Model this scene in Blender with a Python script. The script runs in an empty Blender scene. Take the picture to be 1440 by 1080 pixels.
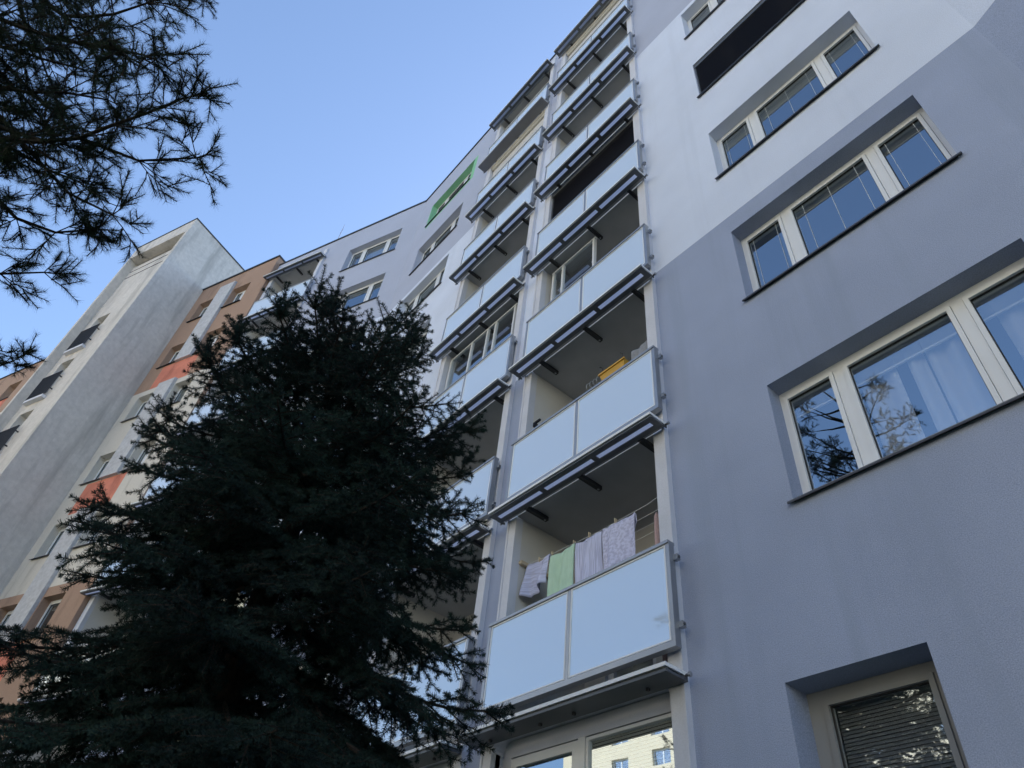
import bpy, math, random
import numpy as np
from mathutils import Vector, Matrix

S = bpy.context.scene
COL = S.collection
R = math.radians
random.seed(7)
RNG = np.random.default_rng(11)

# ------------------------------------------------------------------ camera
# origin = camera (eye height 1.65 m over the lawn), +x along the grey facade, +y into it, z up
FPX = 986.5
ROT = ((0.644, 0.759, 0.094), (-0.499, 0.509, -0.702), (-0.58, 0.405, 0.706))


def _rot(yaw, pitch, roll):
    cy, sy = math.cos(yaw), math.sin(yaw)
    cp, sp = math.cos(pitch), math.sin(pitch)
    f = Vector((sy * cp, cy * cp, sp))
    r = Vector((cy, -sy, 0))
    u = r.cross(f)
    cr, sr = math.cos(roll), math.sin(roll)
    return r * cr + u * sr, -r * sr + u * cr, f


cr_, cu_, cf_ = _rot(-0.9617, 0.7845, 0.1326)
cam = bpy.data.cameras.new("camera")
cam.sensor_width = 36
cam.lens = FPX / 1440 * 36
cam.clip_start = 0.05
cam.clip_end = 2000
co = bpy.data.objects.new("camera", cam)
co.matrix_world = Matrix(((cr_.x, cu_.x, -cf_.x, 0), (cr_.y, cu_.y, -cf_.y, 0), (cr_.z, cu_.z, -cf_.z, 0), (0, 0, 0, 1)))
COL.objects.link(co)
S.camera = co

# ------------------------------------------------------------------ sky, sun, exposure
SUN_DIR = Vector((-0.42, 0.95, 0.80)).normalized()
w = bpy.data.worlds.new("World")
S.world = w
w.use_nodes = True
nt = w.node_tree
bg = nt.nodes["Background"]
sky = nt.nodes.new("ShaderNodeTexSky")
sky.sky_type = 'NISHITA'
sky.sun_disc = False
sky.sun_elevation = math.asin(SUN_DIR.z)
sky.sun_rotation = math.atan2(SUN_DIR.x, SUN_DIR.y)
sky.altitude = 200
sky.air_density = 1.0
sky.dust_density = 0.5
sky.ozone_density = 2.0
nt.links.new(sky.outputs[0], bg.inputs[0])
bg.inputs[1].default_value = 0.088
sl = bpy.data.lights.new("sun", 'SUN')
sl.energy = 2.5
sl.angle = R(0.5)
sl.color = (1, 0.96, 0.92)
so = bpy.data.objects.new("sun", sl)
so.rotation_euler = (-SUN_DIR).to_track_quat('-Z', 'Y').to_euler()
COL.objects.link(so)
S.view_settings.view_transform = 'Standard'
S.view_settings.look = 'None'
S.view_settings.gamma = 1
S.view_settings.exposure = 1.82


# ------------------------------------------------------------------ materials
def mat(name, col, rough=0.85, metal=0.0, noise=None, bump=None, spec=0.3, coat=0.0, streak=None):
    """noise = (scale, amount): value mottling; bump = (scale, strength, distance)"""
    m = bpy.data.materials.new(name)
    m.use_nodes = True
    n = m.node_tree
    p = n.nodes["Principled BSDF"]
    p.inputs["Base Color"].default_value = (*col, 1)
    p.inputs["Roughness"].default_value = rough
    p.inputs["Metallic"].default_value = metal
    p.inputs["Specular IOR Level"].default_value = spec
    p.inputs["Coat Weight"].default_value = coat
    tc = n.nodes.new("ShaderNodeTexCoord")
    out = None
    if noise:
        out = None
        for sc_, am, det in noise:
            t = n.nodes.new("ShaderNodeTexNoise")
            t.inputs["Scale"].default_value = sc_
            t.inputs["Detail"].default_value = det
            n.links.new(tc.outputs["Object"], t.inputs["Vector"])
            mr = n.nodes.new("ShaderNodeMapRange")
            mr.inputs["From Min"].default_value = 0.3
            mr.inputs["From Max"].default_value = 0.7
            mr.inputs["To Min"].default_value = 1 - am
            mr.inputs["To Max"].default_value = 1 + am
            n.links.new(t.outputs["Fac"], mr.inputs["Value"])
            mx = n.nodes.new("ShaderNodeMix")
            mx.data_type = 'RGBA'
            mx.blend_type = 'MULTIPLY'
            mx.inputs[0].default_value = 1
            if out is None:
                mx.inputs[6].default_value = (*col, 1)
            else:
                n.links.new(out, mx.inputs[6])
            n.links.new(mr.outputs[0], mx.inputs[7])
            out = mx.outputs[2]
    if streak:
        sx, sz, lo, hi, dark = streak
        mp = n.nodes.new("ShaderNodeMapping")
        mp.inputs["Scale"].default_value = (sx, sx, sz)
        mp.inputs["Rotation"].default_value = (R(18), R(14), 0) if sx < 2 else (R(2), R(1), 0)
        n.links.new(tc.outputs["Object"], mp.inputs["Vector"])
        t = n.nodes.new("ShaderNodeTexNoise")
        t.inputs["Scale"].default_value = 1
        t.inputs["Detail"].default_value = 8
        t.inputs["Roughness"].default_value = 0.62
        n.links.new(mp.outputs[0], t.inputs["Vector"])
        mr = n.nodes.new("ShaderNodeMapRange")
        mr.inputs["From Min"].default_value = lo
        mr.inputs["From Max"].default_value = hi
        n.links.new(t.outputs["Fac"], mr.inputs["Value"])
        mx = n.nodes.new("ShaderNodeMix")
        mx.data_type = 'RGBA'
        n.links.new(mr.outputs[0], mx.inputs[0])
        if out is None:
            mx.inputs[6].default_value = (*col, 1)
        else:
            n.links.new(out, mx.inputs[6])
        mx.inputs[7].default_value = (*dark, 1)
        out = mx.outputs[2]
    if out is not None:
        n.links.new(out, p.inputs["Base Color"])
    if bump:
        t = n.nodes.new("ShaderNodeTexNoise")
        t.inputs["Scale"].default_value = bump[0]
        t.inputs["Detail"].default_value = 4
        n.links.new(tc.outputs["Object"], t.inputs["Vector"])
        b = n.nodes.new("ShaderNodeBump")
        b.inputs["Strength"].default_value = bump[1]
        b.inputs["Distance"].default_value = bump[2]
        n.links.new(t.outputs["Fac"], b.inputs["Height"])
        n.links.new(b.outputs[0], p.inputs["Normal"])
    return m


STU = dict(rough=0.95, spec=0.1, bump=(130, 0.55, 0.005))
M = {}
M['grey'] = mat('grey_stucco', (0.36, 0.415, 0.56), streak=(2.6, .1, .53, .82, (0.308, 0.363, 0.48)), noise=[(1.3, 0.05, 4), (120, 0.19, 3), (0.3, 0.05, 3)], **STU)
M['light'] = mat('light_stucco', (0.69, 0.755, 0.90), streak=(2.2, .09, .55, .84, (0.61, 0.67, 0.80)), noise=[(1.1, 0.04, 4), (120, 0.13, 3), (0.3, 0.04, 3)], **STU)
M['lilac'] = mat('lilac_grey_stucco', (0.46, 0.50, 0.62), noise=[(1.1, 0.03, 3), (60, 0.07, 4)], **STU)
M['green'] = mat('green_stucco', (0.27, 0.58, 0.37), noise=[(2, 0.04, 3), (60, 0.07, 4)], **STU)
M['pilaster'] = mat('offwhite_concrete', (0.65, 0.67, 0.74), rough=0.9, noise=[(3, 0.05, 4), (90, 0.05, 3)], spec=0.15)
M['loggia'] = mat('cream_plaster', (0.66, 0.65, 0.63), rough=0.95, noise=[(2, 0.05, 4)], spec=0.1)
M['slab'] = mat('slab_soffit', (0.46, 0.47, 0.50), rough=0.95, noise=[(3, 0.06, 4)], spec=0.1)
M['brown'] = mat('brown_stucco', (0.40, 0.275, 0.21), noise=[(0.8, 0.05, 4), (40, 0.08, 4)], streak=(1.6, .35, .58, .8, (0.22, 0.155, 0.125)), **STU)
M['cream'] = mat('cream_stucco', (0.64, 0.61, 0.56), noise=[(0.8, 0.05, 4), (40, 0.07, 4)], streak=(1.8, .3, .57, .8, (0.34, 0.325, 0.29)), **STU)
M['orange'] = mat('orange_stucco', (0.66, 0.25, 0.18), noise=[(1.6, 0.12, 5), (40, 0.08, 4)], streak=(2.4, .6, .52, .72, (0.40, 0.145, 0.11)), **STU)
M['strip'] = mat('grey_render_strip', (0.54, 0.55, 0.58), noise=[(9, 0.12, 6), (2, 0.05, 3)], **STU)
M['concrete'] = mat('tower_concrete', (0.64, 0.61, 0.58), noise=[(0.5, 0.06, 4), (6, 0.08, 6), (50, 0.06, 4)], streak=(1.7, .22, .52, .72, (0.42, 0.405, 0.385)), **STU)
M['white'] = mat('white_plastic', (0.78, 0.80, 0.83), rough=0.45, noise=[(2, 0.03, 2)], spec=0.4)
M['gasket'] = mat('black_gasket', (0.03, 0.03, 0.032), rough=0.6)
M['greyframe'] = mat('grey_plastic', (0.27, 0.28, 0.29), rough=0.5, noise=[(2, 0.04, 2)])
M['flash'] = mat('dark_flashing', (0.075, 0.08, 0.09), rough=0.5, metal=0.5)
M['sill'] = mat('grey_sill_metal', (0.20, 0.205, 0.22), rough=0.45, metal=0.6, noise=[(3, 0.05, 2)])
M['alu'] = mat('grey_aluminium', (0.36, 0.38, 0.41), rough=0.4, metal=0.7, noise=[(4, 0.04, 2)])
M['aludark'] = mat('dark_aluminium', (0.13, 0.14, 0.155), rough=0.5, metal=0.4, noise=[(4, 0.05, 2)])
M['trim'] = mat('bright_trim', (0.88, 0.90, 0.92), rough=0.35)
M['dark'] = mat('dark_steel', (0.05, 0.052, 0.06), rough=0.6, metal=0.3)
M['blind'] = mat('black_slats', (0.05, 0.05, 0.068), rough=0.4)
M['slat'] = mat('pale_slats', (0.72, 0.73, 0.72), rough=0.5)
M['greyslat'] = mat('grey_slats', (0.36, 0.40, 0.45), rough=0.5)
M['curtain'] = mat('white_sheer', (0.58, 0.58, 0.60), rough=0.95)
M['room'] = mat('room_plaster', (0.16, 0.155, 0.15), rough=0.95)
M['beige'] = mat('beige_cassette', (0.56, 0.545, 0.50), rough=0.6, noise=[(4, 0.05, 3)])
M['panel'] = mat('white_fabric_panel', (0.62, 0.61, 0.60), rough=0.9, noise=[(40, 0.06, 4)])
M['bark'] = mat('bark', (0.035, 0.028, 0.023), rough=0.95, bump=(30, 0.8, 0.02), noise=[(14, 0.25, 5)])
M['roof'] = mat('roof_felt', (0.10, 0.10, 0.105), rough=0.95, noise=[(3, 0.1, 4)])
M['yellow'] = mat('yellow_plastic', (0.62, 0.36, 0.06), rough=0.5)
M['pink'] = mat('faded_pink_cloth', (0.50, 0.36, 0.36), rough=0.95, noise=[(30, 0.1, 3)])
M['greycloth'] = mat('grey_cloth', (0.30, 0.31, 0.33), rough=0.95, noise=[(30, 0.1, 3)])
M['peg'] = mat('pale_wood', (0.6, 0.5, 0.35), rough=0.8)
M['stone'] = mat('worn_concrete', (0.22, 0.215, 0.20), rough=0.95, noise=[(5, 0.2, 4)])
M['lawn'] = mat('grass', (0.055, 0.07, 0.03), rough=1, noise=[(3, 0.3, 5), (0.2, 0.2, 3)])
M['oppwall'] = mat('sunlit_cream_render', (0.68, 0.60, 0.44), rough=0.95, noise=[(0.5, 0.05, 3)])


def needle_mat(name, c0, c1, scale):
    m = mat(name, c0, rough=0.7, spec=0.1)
    n = m.node_tree
    p = n.nodes["Principled BSDF"]
    tc = n.nodes.new("ShaderNodeTexCoord")
    t = n.nodes.new("ShaderNodeTexNoise")
    t.inputs["Scale"].default_value = scale
    t.inputs["Detail"].default_value = 3
    n.links.new(tc.outputs["Object"], t.inputs["Vector"])
    mr = n.nodes.new("ShaderNodeMapRange")
    mr.inputs["From Min"].default_value = 0.35
    mr.inputs["From Max"].default_value = 0.65
    n.links.new(t.outputs["Fac"], mr.inputs["Value"])
    mx = n.nodes.new("ShaderNodeMix")
    mx.data_type = 'RGBA'
    n.links.new(mr.outputs[0], mx.inputs[0])
    mx.inputs[6].default_value = (*c0, 1)
    mx.inputs[7].default_value = (*c1, 1)
    n.links.new(mx.outputs[2], p.inputs["Base Color"])
    return m


M['spruce'] = needle_mat('spruce_needles', (0.012, 0.023, 0.023), (0.034, 0.064, 0.054), 1.3)
M['pine'] = needle_mat('pine_needles', (0.022, 0.040, 0.026), (0.042, 0.065, 0.036), 1.5)


def glass_mat(name, ior, tint, rough=0.0, body=None):
    """pane: transparent behind a fresnel reflection (body = translucent filling instead of a clear pane)"""
    m = bpy.data.materials.new(name)
    m.use_nodes = True
    n = m.node_tree
    for x in list(n.nodes):
        if x.type != 'OUTPUT_MATERIAL':
            n.nodes.remove(x)
    out = n.nodes[0]
    fr = n.nodes.new("ShaderNodeFresnel")
    fr.inputs[0].default_value = ior
    gl = n.nodes.new("ShaderNodeBsdfGlossy")
    gl.inputs["Roughness"].default_value = rough
    gl.inputs["Color"].default_value = (0.82, 0.92, 1, 1)
    if body is None:
        tr = n.nodes.new("ShaderNodeBsdfTransparent")
        tr.inputs[0].default_value = (*tint, 1)
        base = tr.outputs[0]
    else:
        df = n.nodes.new("ShaderNodeBsdfDiffuse")
        df.inputs[0].default_value = (*tint, 1)
        tl = n.nodes.new("ShaderNodeBsdfTranslucent")
        tl.inputs[0].default_value = (*tint, 1)
        mx = n.nodes.new("ShaderNodeMixShader")
        mx.inputs[0].default_value = body
        n.links.new(df.outputs[0], mx.inputs[1])
        n.links.new(tl.outputs[0], mx.inputs[2])
        base = mx.outputs[0]
    ms = n.nodes.new("ShaderNodeMixShader")
    geo = n.nodes.new("ShaderNodeNewGeometry")
    sub = n.nodes.new("ShaderNodeMath")
    sub.operation = 'SUBTRACT'
    sub.use_clamp = True
    n.links.new(fr.outputs[0], sub.inputs[0])
    n.links.new(geo.outputs["Backfacing"], sub.inputs[1])
    n.links.new(sub.outputs[0], ms.inputs[0])
    n.links.new(base, ms.inputs[1])
    n.links.new(gl.outputs[0], ms.inputs[2])
    # float glass is never quite flat: the mirrored lines wander a little
    tc = n.nodes.new("ShaderNodeTexCoord")
    tx = n.nodes.new("ShaderNodeTexNoise")
    tx.inputs["Scale"].default_value = 2.2
    tx.inputs["Detail"].default_value = 1
    n.links.new(tc.outputs["Object"], tx.inputs["Vector"])
    bp = n.nodes.new("ShaderNodeBump")
    bp.inputs["Strength"].default_value = 0.1
    bp.inputs["Distance"].default_value = 0.006
    n.links.new(tx.outputs["Fac"], bp.inputs["Height"])
    n.links.new(bp.outputs[0], gl.inputs["Normal"])
    n.links.new(ms.outputs[0], out.inputs[0])
    return m


M['glass'] = glass_mat('window_glass', 5.2, (0.97, 0.98, 0.98))
M['frost'] = glass_mat('milky_balcony_glass', 3.2, (0.77, 0.88, 1.0), rough=0.03, body=0.06)
M['opal'] = glass_mat('opal_strip', 1.15, (0.95, 0.93, 0.97), rough=0.3, body=0.95)


def stripe_mat(name, base, dark, sx, sz, amount):
    """woven towel: fine cross stripes in object space"""
    m = mat(name, base, rough=0.95, spec=0.05)
    n = m.node_tree
    p = n.nodes["Principled BSDF"]
    tc = n.nodes.new("ShaderNodeTexCoord")
    mp = n.nodes.new("ShaderNodeMapping")
    mp.inputs["Scale"].default_value = (sx, 0.0, sz)
    n.links.new(tc.outputs["Object"], mp.inputs["Vector"])
    t = n.nodes.new("ShaderNodeTexNoise")
    t.inputs["Scale"].default_value = 1
    t.inputs["Detail"].default_value = 3
    n.links.new(mp.outputs[0], t.inputs["Vector"])
    mr = n.nodes.new("ShaderNodeMapRange")
    mr.inputs["From Min"].default_value = 0.42
    mr.inputs["From Max"].default_value = 0.6
    mr.inputs["To Max"].default_value = amount
    n.links.new(t.outputs["Fac"], mr.inputs["Value"])
    mx = n.nodes.new("ShaderNodeMix")
    mx.data_type = 'RGBA'
    n.links.new(mr.outputs[0], mx.inputs[0])
    mx.inputs[6].default_value = (*base, 1)
    mx.inputs[7].default_value = (*dark, 1)
    n.links.new(mx.outputs[2], p.inputs["Base Color"])
    return m


# ------------------------------------------------------------------ mesh builder and naming
class MB:
    def __init__(self):
        self.v, self.f, self.mi, self.ms = [], [], [], []

    def mat(self, m):
        if m not in self.ms:
            self.ms.append(m)
        return self.ms.index(m)

    def face(self, pts, m):
        i = len(self.v)
        self.v += [tuple(p) for p in pts]
        self.f.append(tuple(range(i, i + len(pts))))
        self.mi.append(self.mat(m))

    def hexa(self, p, m):
        """8 points: 0-3 one side, 4-7 the other"""
        i = len(self.v)
        self.v += [tuple(q) for q in p]
        k = self.mat(m)
        for f in ((0, 1, 2, 3), (7, 6, 5, 4), (0, 4, 5, 1), (1, 5, 6, 2), (2, 6, 7, 3), (3, 7, 4, 0)):
            self.f.append(tuple(i + a for a in f))
            self.mi.append(k)

    def box(self, F, s0, s1, z0, z1, d0, d1, m):
        self.hexa([F.p(s0, z0, d0), F.p(s1, z0, d0), F.p(s1, z1, d0), F.p(s0, z1, d0),
                   F.p(s0, z0, d1), F.p(s1, z0, d1), F.p(s1, z1, d1), F.p(s0, z1, d1)], m)

    def tube(self, pts, rad, m, n=6):
        pts = [Vector(p) for p in pts]
        if not isinstance(rad, (list, tuple)):
            rad = [rad] * len(pts)
        base = len(self.v)
        k = self.mat(m)
        for j, p in enumerate(pts):
            t = (pts[min(j + 1, len(pts) - 1)] - pts[max(j - 1, 0)]).normalized()
            a = t.cross(Vector((0.13, 0.31, 0.94)))
            if a.length < 1e-3:
                a = t.cross(Vector((1, 0, 0)))
            a.normalize()
            b_ = t.cross(a)
            for q in range(n):
                an = 2 * math.pi * q / n
                self.v.append(tuple(p + (a * math.cos(an) + b_ * math.sin(an)) * rad[j]))
        for j in range(len(pts) - 1):
            for q in range(n):
                self.f.append((base + j * n + q, base + j * n + (q + 1) % n, base + (j + 1) * n + (q + 1) % n, base + (j + 1) * n + q))
                self.mi.append(k)
        self.f.append(tuple(base + q for q in range(n))[::-1])
        self.mi.append(k)
        self.f.append(tuple(base + (len(pts) - 1) * n + q for q in range(n)))
        self.mi.append(k)

    def build(self, name, parent=None, org=None, smooth=False):
        org = Vector(org) if org is not None else (parent_org(parent) if parent else Vector((0, 0, 0)))
        me = bpy.data.meshes.new(name)
        me.from_pydata([tuple(Vector(a) - org) for a in self.v], [], self.f)
        for m in self.ms:
            me.materials.append(m)
        me.polygons.foreach_set("material_index", self.mi)
        if smooth:
            me.polygons.foreach_set("use_smooth", [True] * len(self.f))
        me.update()
        o = bpy.data.objects.new(name, me)
        COL.objects.link(o)
        if parent:
            o.parent = parent
        else:
            o.location = org
        return o


def parent_org(o):
    r = Vector((0, 0, 0))
    while o:
        r += o.location
        o = o.parent
    return r


def tag(o, label=None, cat=None, group=None, kind=None):
    if label:
        o["label"] = label
    if cat:
        o["category"] = cat
    if group:
        o["group"] = group
    if kind:
        o["kind"] = kind
    return o


def empty(name, loc, label, cat, group=None):
    o = bpy.data.objects.new(name, None)
    o.empty_display_size = 0.3
    o.location = loc
    COL.objects.link(o)
    return tag(o, label, cat, group)


class Facade:
    def __init__(self, x, y, ang):
        self.o = Vector((x, y, 0))
        self.u = Vector((math.cos(ang), math.sin(ang), 0))
        self.n = Vector((math.sin(ang), -math.cos(ang), 0))

    def p(self, s, z, d=0.0):
        q = self.o + self.u * s + self.n * d
        return Vector((q.x, q.y, z))


GZ = -1.65                     # ground
ST = 2.8                       # storey
SILL = 3.757                   # sill of the storey k = 0
ANG = R(22.4)
FA = Facade(0, 4.782, 0.0)
BX = -14.055
FB = Facade(BX, 4.782, ANG)
DX = 0.72
FD = Facade(DX, 4.782, -R(20.5))
ROOF = 23.33


def wall(mb, F, s0, s1, z0, z1, ops, zone, sb=(), zb=(), d=0.0):
    """stucco skin with reveals. ops: (s0, s1, z0, z1, depth, reveal material or None)"""
    ss = sorted(set([s0, s1, *sb] + [v for o in ops for v in o[:2]]))
    zs = sorted(set([z0, z1, *zb] + [v for o in ops for v in o[2:4]]))
    ss = [v for v in ss if s0 - 1e-6 <= v <= s1 + 1e-6]
    zs = [v for v in zs if z0 - 1e-6 <= v <= z1 + 1e-6]
    for i in range(len(ss) - 1):
        sm = (ss[i] + ss[i + 1]) / 2
        run = None
        for j in range(len(zs) - 1):
            zm = (zs[j] + zs[j + 1]) / 2
            hole = any(o[0] < sm < o[1] and o[2] < zm < o[3] for o in ops)
            m = None if hole else zone(sm, zm)
            if run and run[0] is m and m is not None:
                run[2] = zs[j + 1]
            else:
                if run and run[0] is not None:
                    mb.face([F.p(ss[i], run[1], d), F.p(ss[i + 1], run[1], d), F.p(ss[i + 1], run[2], d), F.p(ss[i], run[2], d)], run[0])
                run = [m, zs[j], zs[j + 1]]
        if run and run[0] is not None:
            mb.face([F.p(ss[i], run[1], d), F.p(ss[i + 1], run[1], d), F.p(ss[i + 1], run[2], d), F.p(ss[i], run[2], d)], run[0])
    for a, b, c, e, dep, rm in ops:
        m = rm or zone((a + b) / 2, e + 0.02)
        t = d - dep
        mb.face([F.p(a, c, d), F.p(a, e, d), F.p(a, e, t), F.p(a, c, t)], m)
        mb.face([F.p(b, c, d), F.p(b, c, t), F.p(b, e, t), F.p(b, e, d)], m)
        mb.face([F.p(a, e, d), F.p(b, e, d), F.p(b, e, t), F.p(a, e, t)], m)
        mb.face([F.p(a, c, d), F.p(a, c, t), F.p(b, c, t), F.p(b, c, d)], m)


def room(mb, F, a, b, c, e, d, depth=2.2):
    """open-fronted dark room behind an opening"""
    x0, x1, y0, y1 = a - 0.25, b + 0.25, c - 0.7, e + 0.22
    m = M['room']
    t = d - depth
    mb.face([F.p(x0, y0, t), F.p(x1, y0, t), F.p(x1, y1, t), F.p(x0, y1, t)], m)
    for q in (((x0, y0), (x1, y0)), ((x1, y0), (x1, y1)), ((x1, y1), (x0, y1)), ((x0, y1), (x0, y0))):
        (u0, v0), (u1, v1) = q
        mb.face([F.p(u0, v0, d), F.p(u1, v1, d), F.p(u1, v1, t), F.p(u0, v0, t)], m)
    # inner wall round the opening
    for u0, u1, v0, v1 in ((x0, a, y0, y1), (b, x1, y0, y1), (a, b, y0, c), (a, b, e, y1)):
        mb.face([F.p(u0, v0, d), F.p(u1, v0, d), F.p(u1, v1, d), F.p(u0, v1, d)], m)


def frame_rect(mb, F, a, b, c, e, wd, d0, d1, m):
    mb.box(F, a, b, c, c + wd, d0, d1, m)
    mb.box(F, a, b, e - wd, e, d0, d1, m)
    mb.box(F, a, a + wd, c + wd, e - wd, d0, d1, m)
    mb.box(F, b - wd, b, c + wd, e - wd, d0, d1, m)


def window(F, parent, a, b, c, e, dep, glass, blind=None, curtain=False, cords=False, sill=True, fm=None, label=None, d=0.0, silld=0.045, sillm=None, slatmat=None, roomd=1.6):
    """a..b, c..e opening; dep = reveal depth; glass = list of (s0, s1) clear widths"""
    fm = fm or M['white']
    mb = MB()
    f0, f1 = d - dep, d - dep - 0.07
    zlo, zhi = c + 0.075, e - 0.075
    g0, g1 = zlo + 0.045, zhi - 0.045
    # fixed frame and mullions
    mb.box(F, a, b, c, zlo, f0, f1, fm)
    mb.box(F, a, b, zhi, e, f0, f1, fm)
    edges = [a] + [x for g in glass for x in (g[0] - 0.05, g[1] + 0.05)] + [b]
    for i in range(0, len(edges), 2):
        mb.box(F, edges[i], edges[i + 1], zlo, zhi, f0, f1, fm)
    # sashes, a touch proud, with a black gasket line inside
    for s0, s1 in glass:
        frame_rect(mb, F, s0 - 0.046, s1 + 0.046, zlo + 0.004, zhi - 0.004, 0.04, f0 + 0.016, f1 - 0.01, fm)
        frame_rect(mb, F, s0 - 0.006, s1 + 0.006, g0 - 0.001, g1 + 0.001, 0.008, f0 - 0.012, f0 - 0.03, M['gasket'])
    o = mb.build('window', parent)
    if label:
        o["label"] = label
    mb = MB()
    for s0, s1 in glass:
        mb.box(F, s0 - 0.003, s1 + 0.003, g0 - 0.006, g1 + 0.006, f0 - 0.026, f0 - 0.03, M['glass'])
    mb.build('pane', o)
    mb = MB()
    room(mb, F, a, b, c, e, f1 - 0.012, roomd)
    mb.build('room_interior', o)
    if sill:
        mb = MB()
        sm = sillm or M['sill']
        mb.hexa([F.p(a - 0.035, c - 0.004, d + silld), F.p(b + 0.035, c - 0.004, d + silld), F.p(b + 0.035, c + 0.004, d + silld), F.p(a - 0.035, c + 0.004, d + silld),
                 F.p(a - 0.035, c + 0.012, d + 0.003), F.p(b + 0.035, c + 0.012, d + 0.003), F.p(b + 0.035, c + 0.030, d + 0.003), F.p(a - 0.035, c + 0.030, d + 0.003)], sm)
        mb.hexa([F.p(a + 0.004, c + 0.010, d), F.p(b - 0.004, c + 0.010, d), F.p(b - 0.004, c + 0.028, d), F.p(a + 0.004, c + 0.028, d),
                 F.p(a + 0.004, c + 0.020, f0), F.p(b - 0.004, c + 0.020, f0), F.p(b - 0.004, c + 0.040, f0), F.p(a + 0.004, c + 0.040, f0)], sm)
        mb.box(F, a - 0.036, b + 0.036, c - 0.022, c - 0.0045, d + silld - 0.006, d + silld + 0.002, M['flash'])
        mb.build('sill', o)
    if blind is not None:
        mb = MB()
        for (s0, s1), fr in zip(glass, blind):
            if fr <= 0:
                continue
            h = (g1 - g0) * fr
            z = g1 + 0.02
            pitch = 0.026 if fr > 0.5 else 0.012
            mb.box(F, s0 - 0.02, s1 + 0.02, z - 0.02, z + 0.012, f1 - 0.06, f1 - 0.03, slatmat or M['slat'])
            zz = z - 0.03
            while zz > g1 - h:
                q, e1, e2 = (0.012, 0.036, 0.046) if fr > 0.5 else (0.006, 0.036, 0.056)
                mb.hexa([F.p(s0 - 0.015, zz - q, f1 - e1), F.p(s1 + 0.015, zz - q, f1 - e1), F.p(s1 + 0.015, zz - q + 0.0015, f1 - e1), F.p(s0 - 0.015, zz - q + 0.0015, f1 - e1),
                         F.p(s0 - 0.015, zz + q, f1 - e2), F.p(s1 + 0.015, zz + q, f1 - e2), F.p(s1 + 0.015, zz + q + 0.0015, f1 - e2), F.p(s0 - 0.015, zz + q + 0.0015, f1 - e2)], slatmat or M['slat'])
                zz -= pitch
            mb.box(F, s0 - 0.015, s1 + 0.015, g1 - h - 0.02, g1 - h, f1 - 0.055, f1 - 0.035, slatmat or M['slat'])
        if mb.v:
            mb.build('blind', o)
    if cords:
        mb = MB()
        for s0, s1 in glass:
            nn = 2 if s1 - s0 < 0.7 else 3
            for q in range(nn):
                s = s0 + (s1 - s0) * (0.13 + 0.74 * q / (nn - 1))
                mb.tube([F.p(s, g1, f0 - 0.02), F.p(s, g0, f0 - 0.02)], 0.0022, M['trim'], 4)
        mb.build('cord', o)
    if curtain:
        mb = MB()
        x0, x1 = a + 0.72, b - 0.1
        nn = int((x1 - x0) / 0.02)
        top, bot = e - 0.02, c + 0.03
        k = mb.mat(M['curtain'])
        ph = random.random() * 9
        for j, z in enumerate((bot, top)):
            for i in range(nn + 1):
                s = x0 + (x1 - x0) * i / nn
                am = 0.034 if j == 0 else 0.022
                dd = f1 - 0.11 + am * math.sin(i * 0.62 + 1.4 * math.sin(i * 0.11 + ph)) + 0.012 * math.sin(i * 0.23 + ph)
                mb.v.append(tuple(F.p(s, z, dd)))
        for i in range(nn):
            if math.sin(i * 0.21 + ph) + 0.6 * math.sin(i * 0.47 + 2 * ph) > 0.75:
                continue
            mb.f.append((i, i + 1, nn + 2 + i, nn + 1 + i))
            mb.mi.append(k)
        mb.build('curtain', o, smooth=True)
    return o


# ------------------------------------------------------------------ ground
mb = MB()
mb.face([(-900, -900, GZ), (900, -900, GZ), (900, 900, GZ), (-900, 900, GZ)], M['lawn'])
tag(mb.build('ground'), 'green lawn around the apartment blocks', 'lawn', kind='structure')
mb = MB()
mb.face([(-120, -46, GZ + 0.004), (90, -46, GZ + 0.004), (90, -22, GZ + 0.004), (-120, -22, GZ + 0.004)], M['stone'])  # added out of view in the sunny strip, bounces light onto the shaded walls
tag(mb.build('bounce_yard'), 'unseen concrete yard added to bounce sunlight onto the shaded facades', 'yard', kind='structure')

# ------------------------------------------------------------------ grey apartment block
BLK = empty('apartment_building', FA.p(-6.6, GZ, 0), 'long grey and white panel apartment block with milky glass balconies, bending in the middle', 'apartment building')

WR = (-2.44, -0.055)          # right window column on FA
WL = (-13.22, -10.77)         # left window column on FA
WB = (-3.22, -0.77)           # window column on FB
WD = (0.78, 3.20)             # window column on FD
STACKS = [(FA, -6.42, -3.70), (FA, -9.50, -6.76), (FB, -7.30, -4.52)]


def zones(s, z):
    if z < 8.333:
        return M['grey']
    if z < 16.56:
        return M['light']
    return M['lilac']


def loggia_ops(a, b):
    r = []
    for k in range(0, 7):
        r.append((a + 0.162, b - 0.162, 2.70 + ST * k, 5.376 + ST * k, 1.25, M['loggia']))
    return r


def win_ops(a, b, k0=-1, k1=7, dep=0.2):
    return [(a, b, SILL + ST * k, SILL + ST * k + 1.425, dep, None) for k in range(k0, k1)]


opsA = []
for k in range(0, 7):
    gm = None
    opsA.append((*WR, SILL + ST * k, SILL + ST * k + 1.425, 0.2, M['green'] if k == 6 else None))
opsA.append((-2.83, -1.76, 1.15, 2.315, 0.27, None))
for k in range(-1, 7):
    opsA.append((*WL, SILL + ST * k, SILL + ST * k + 1.425, 0.2, M['green'] if k == 6 else None))
for F, a, b in STACKS[:2]:
    opsA += loggia_ops(a, b)
    opsA.append((a + 0.165, b - 0.165, 0.0, 2.57, 0.34, M['pilaster']))


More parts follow.
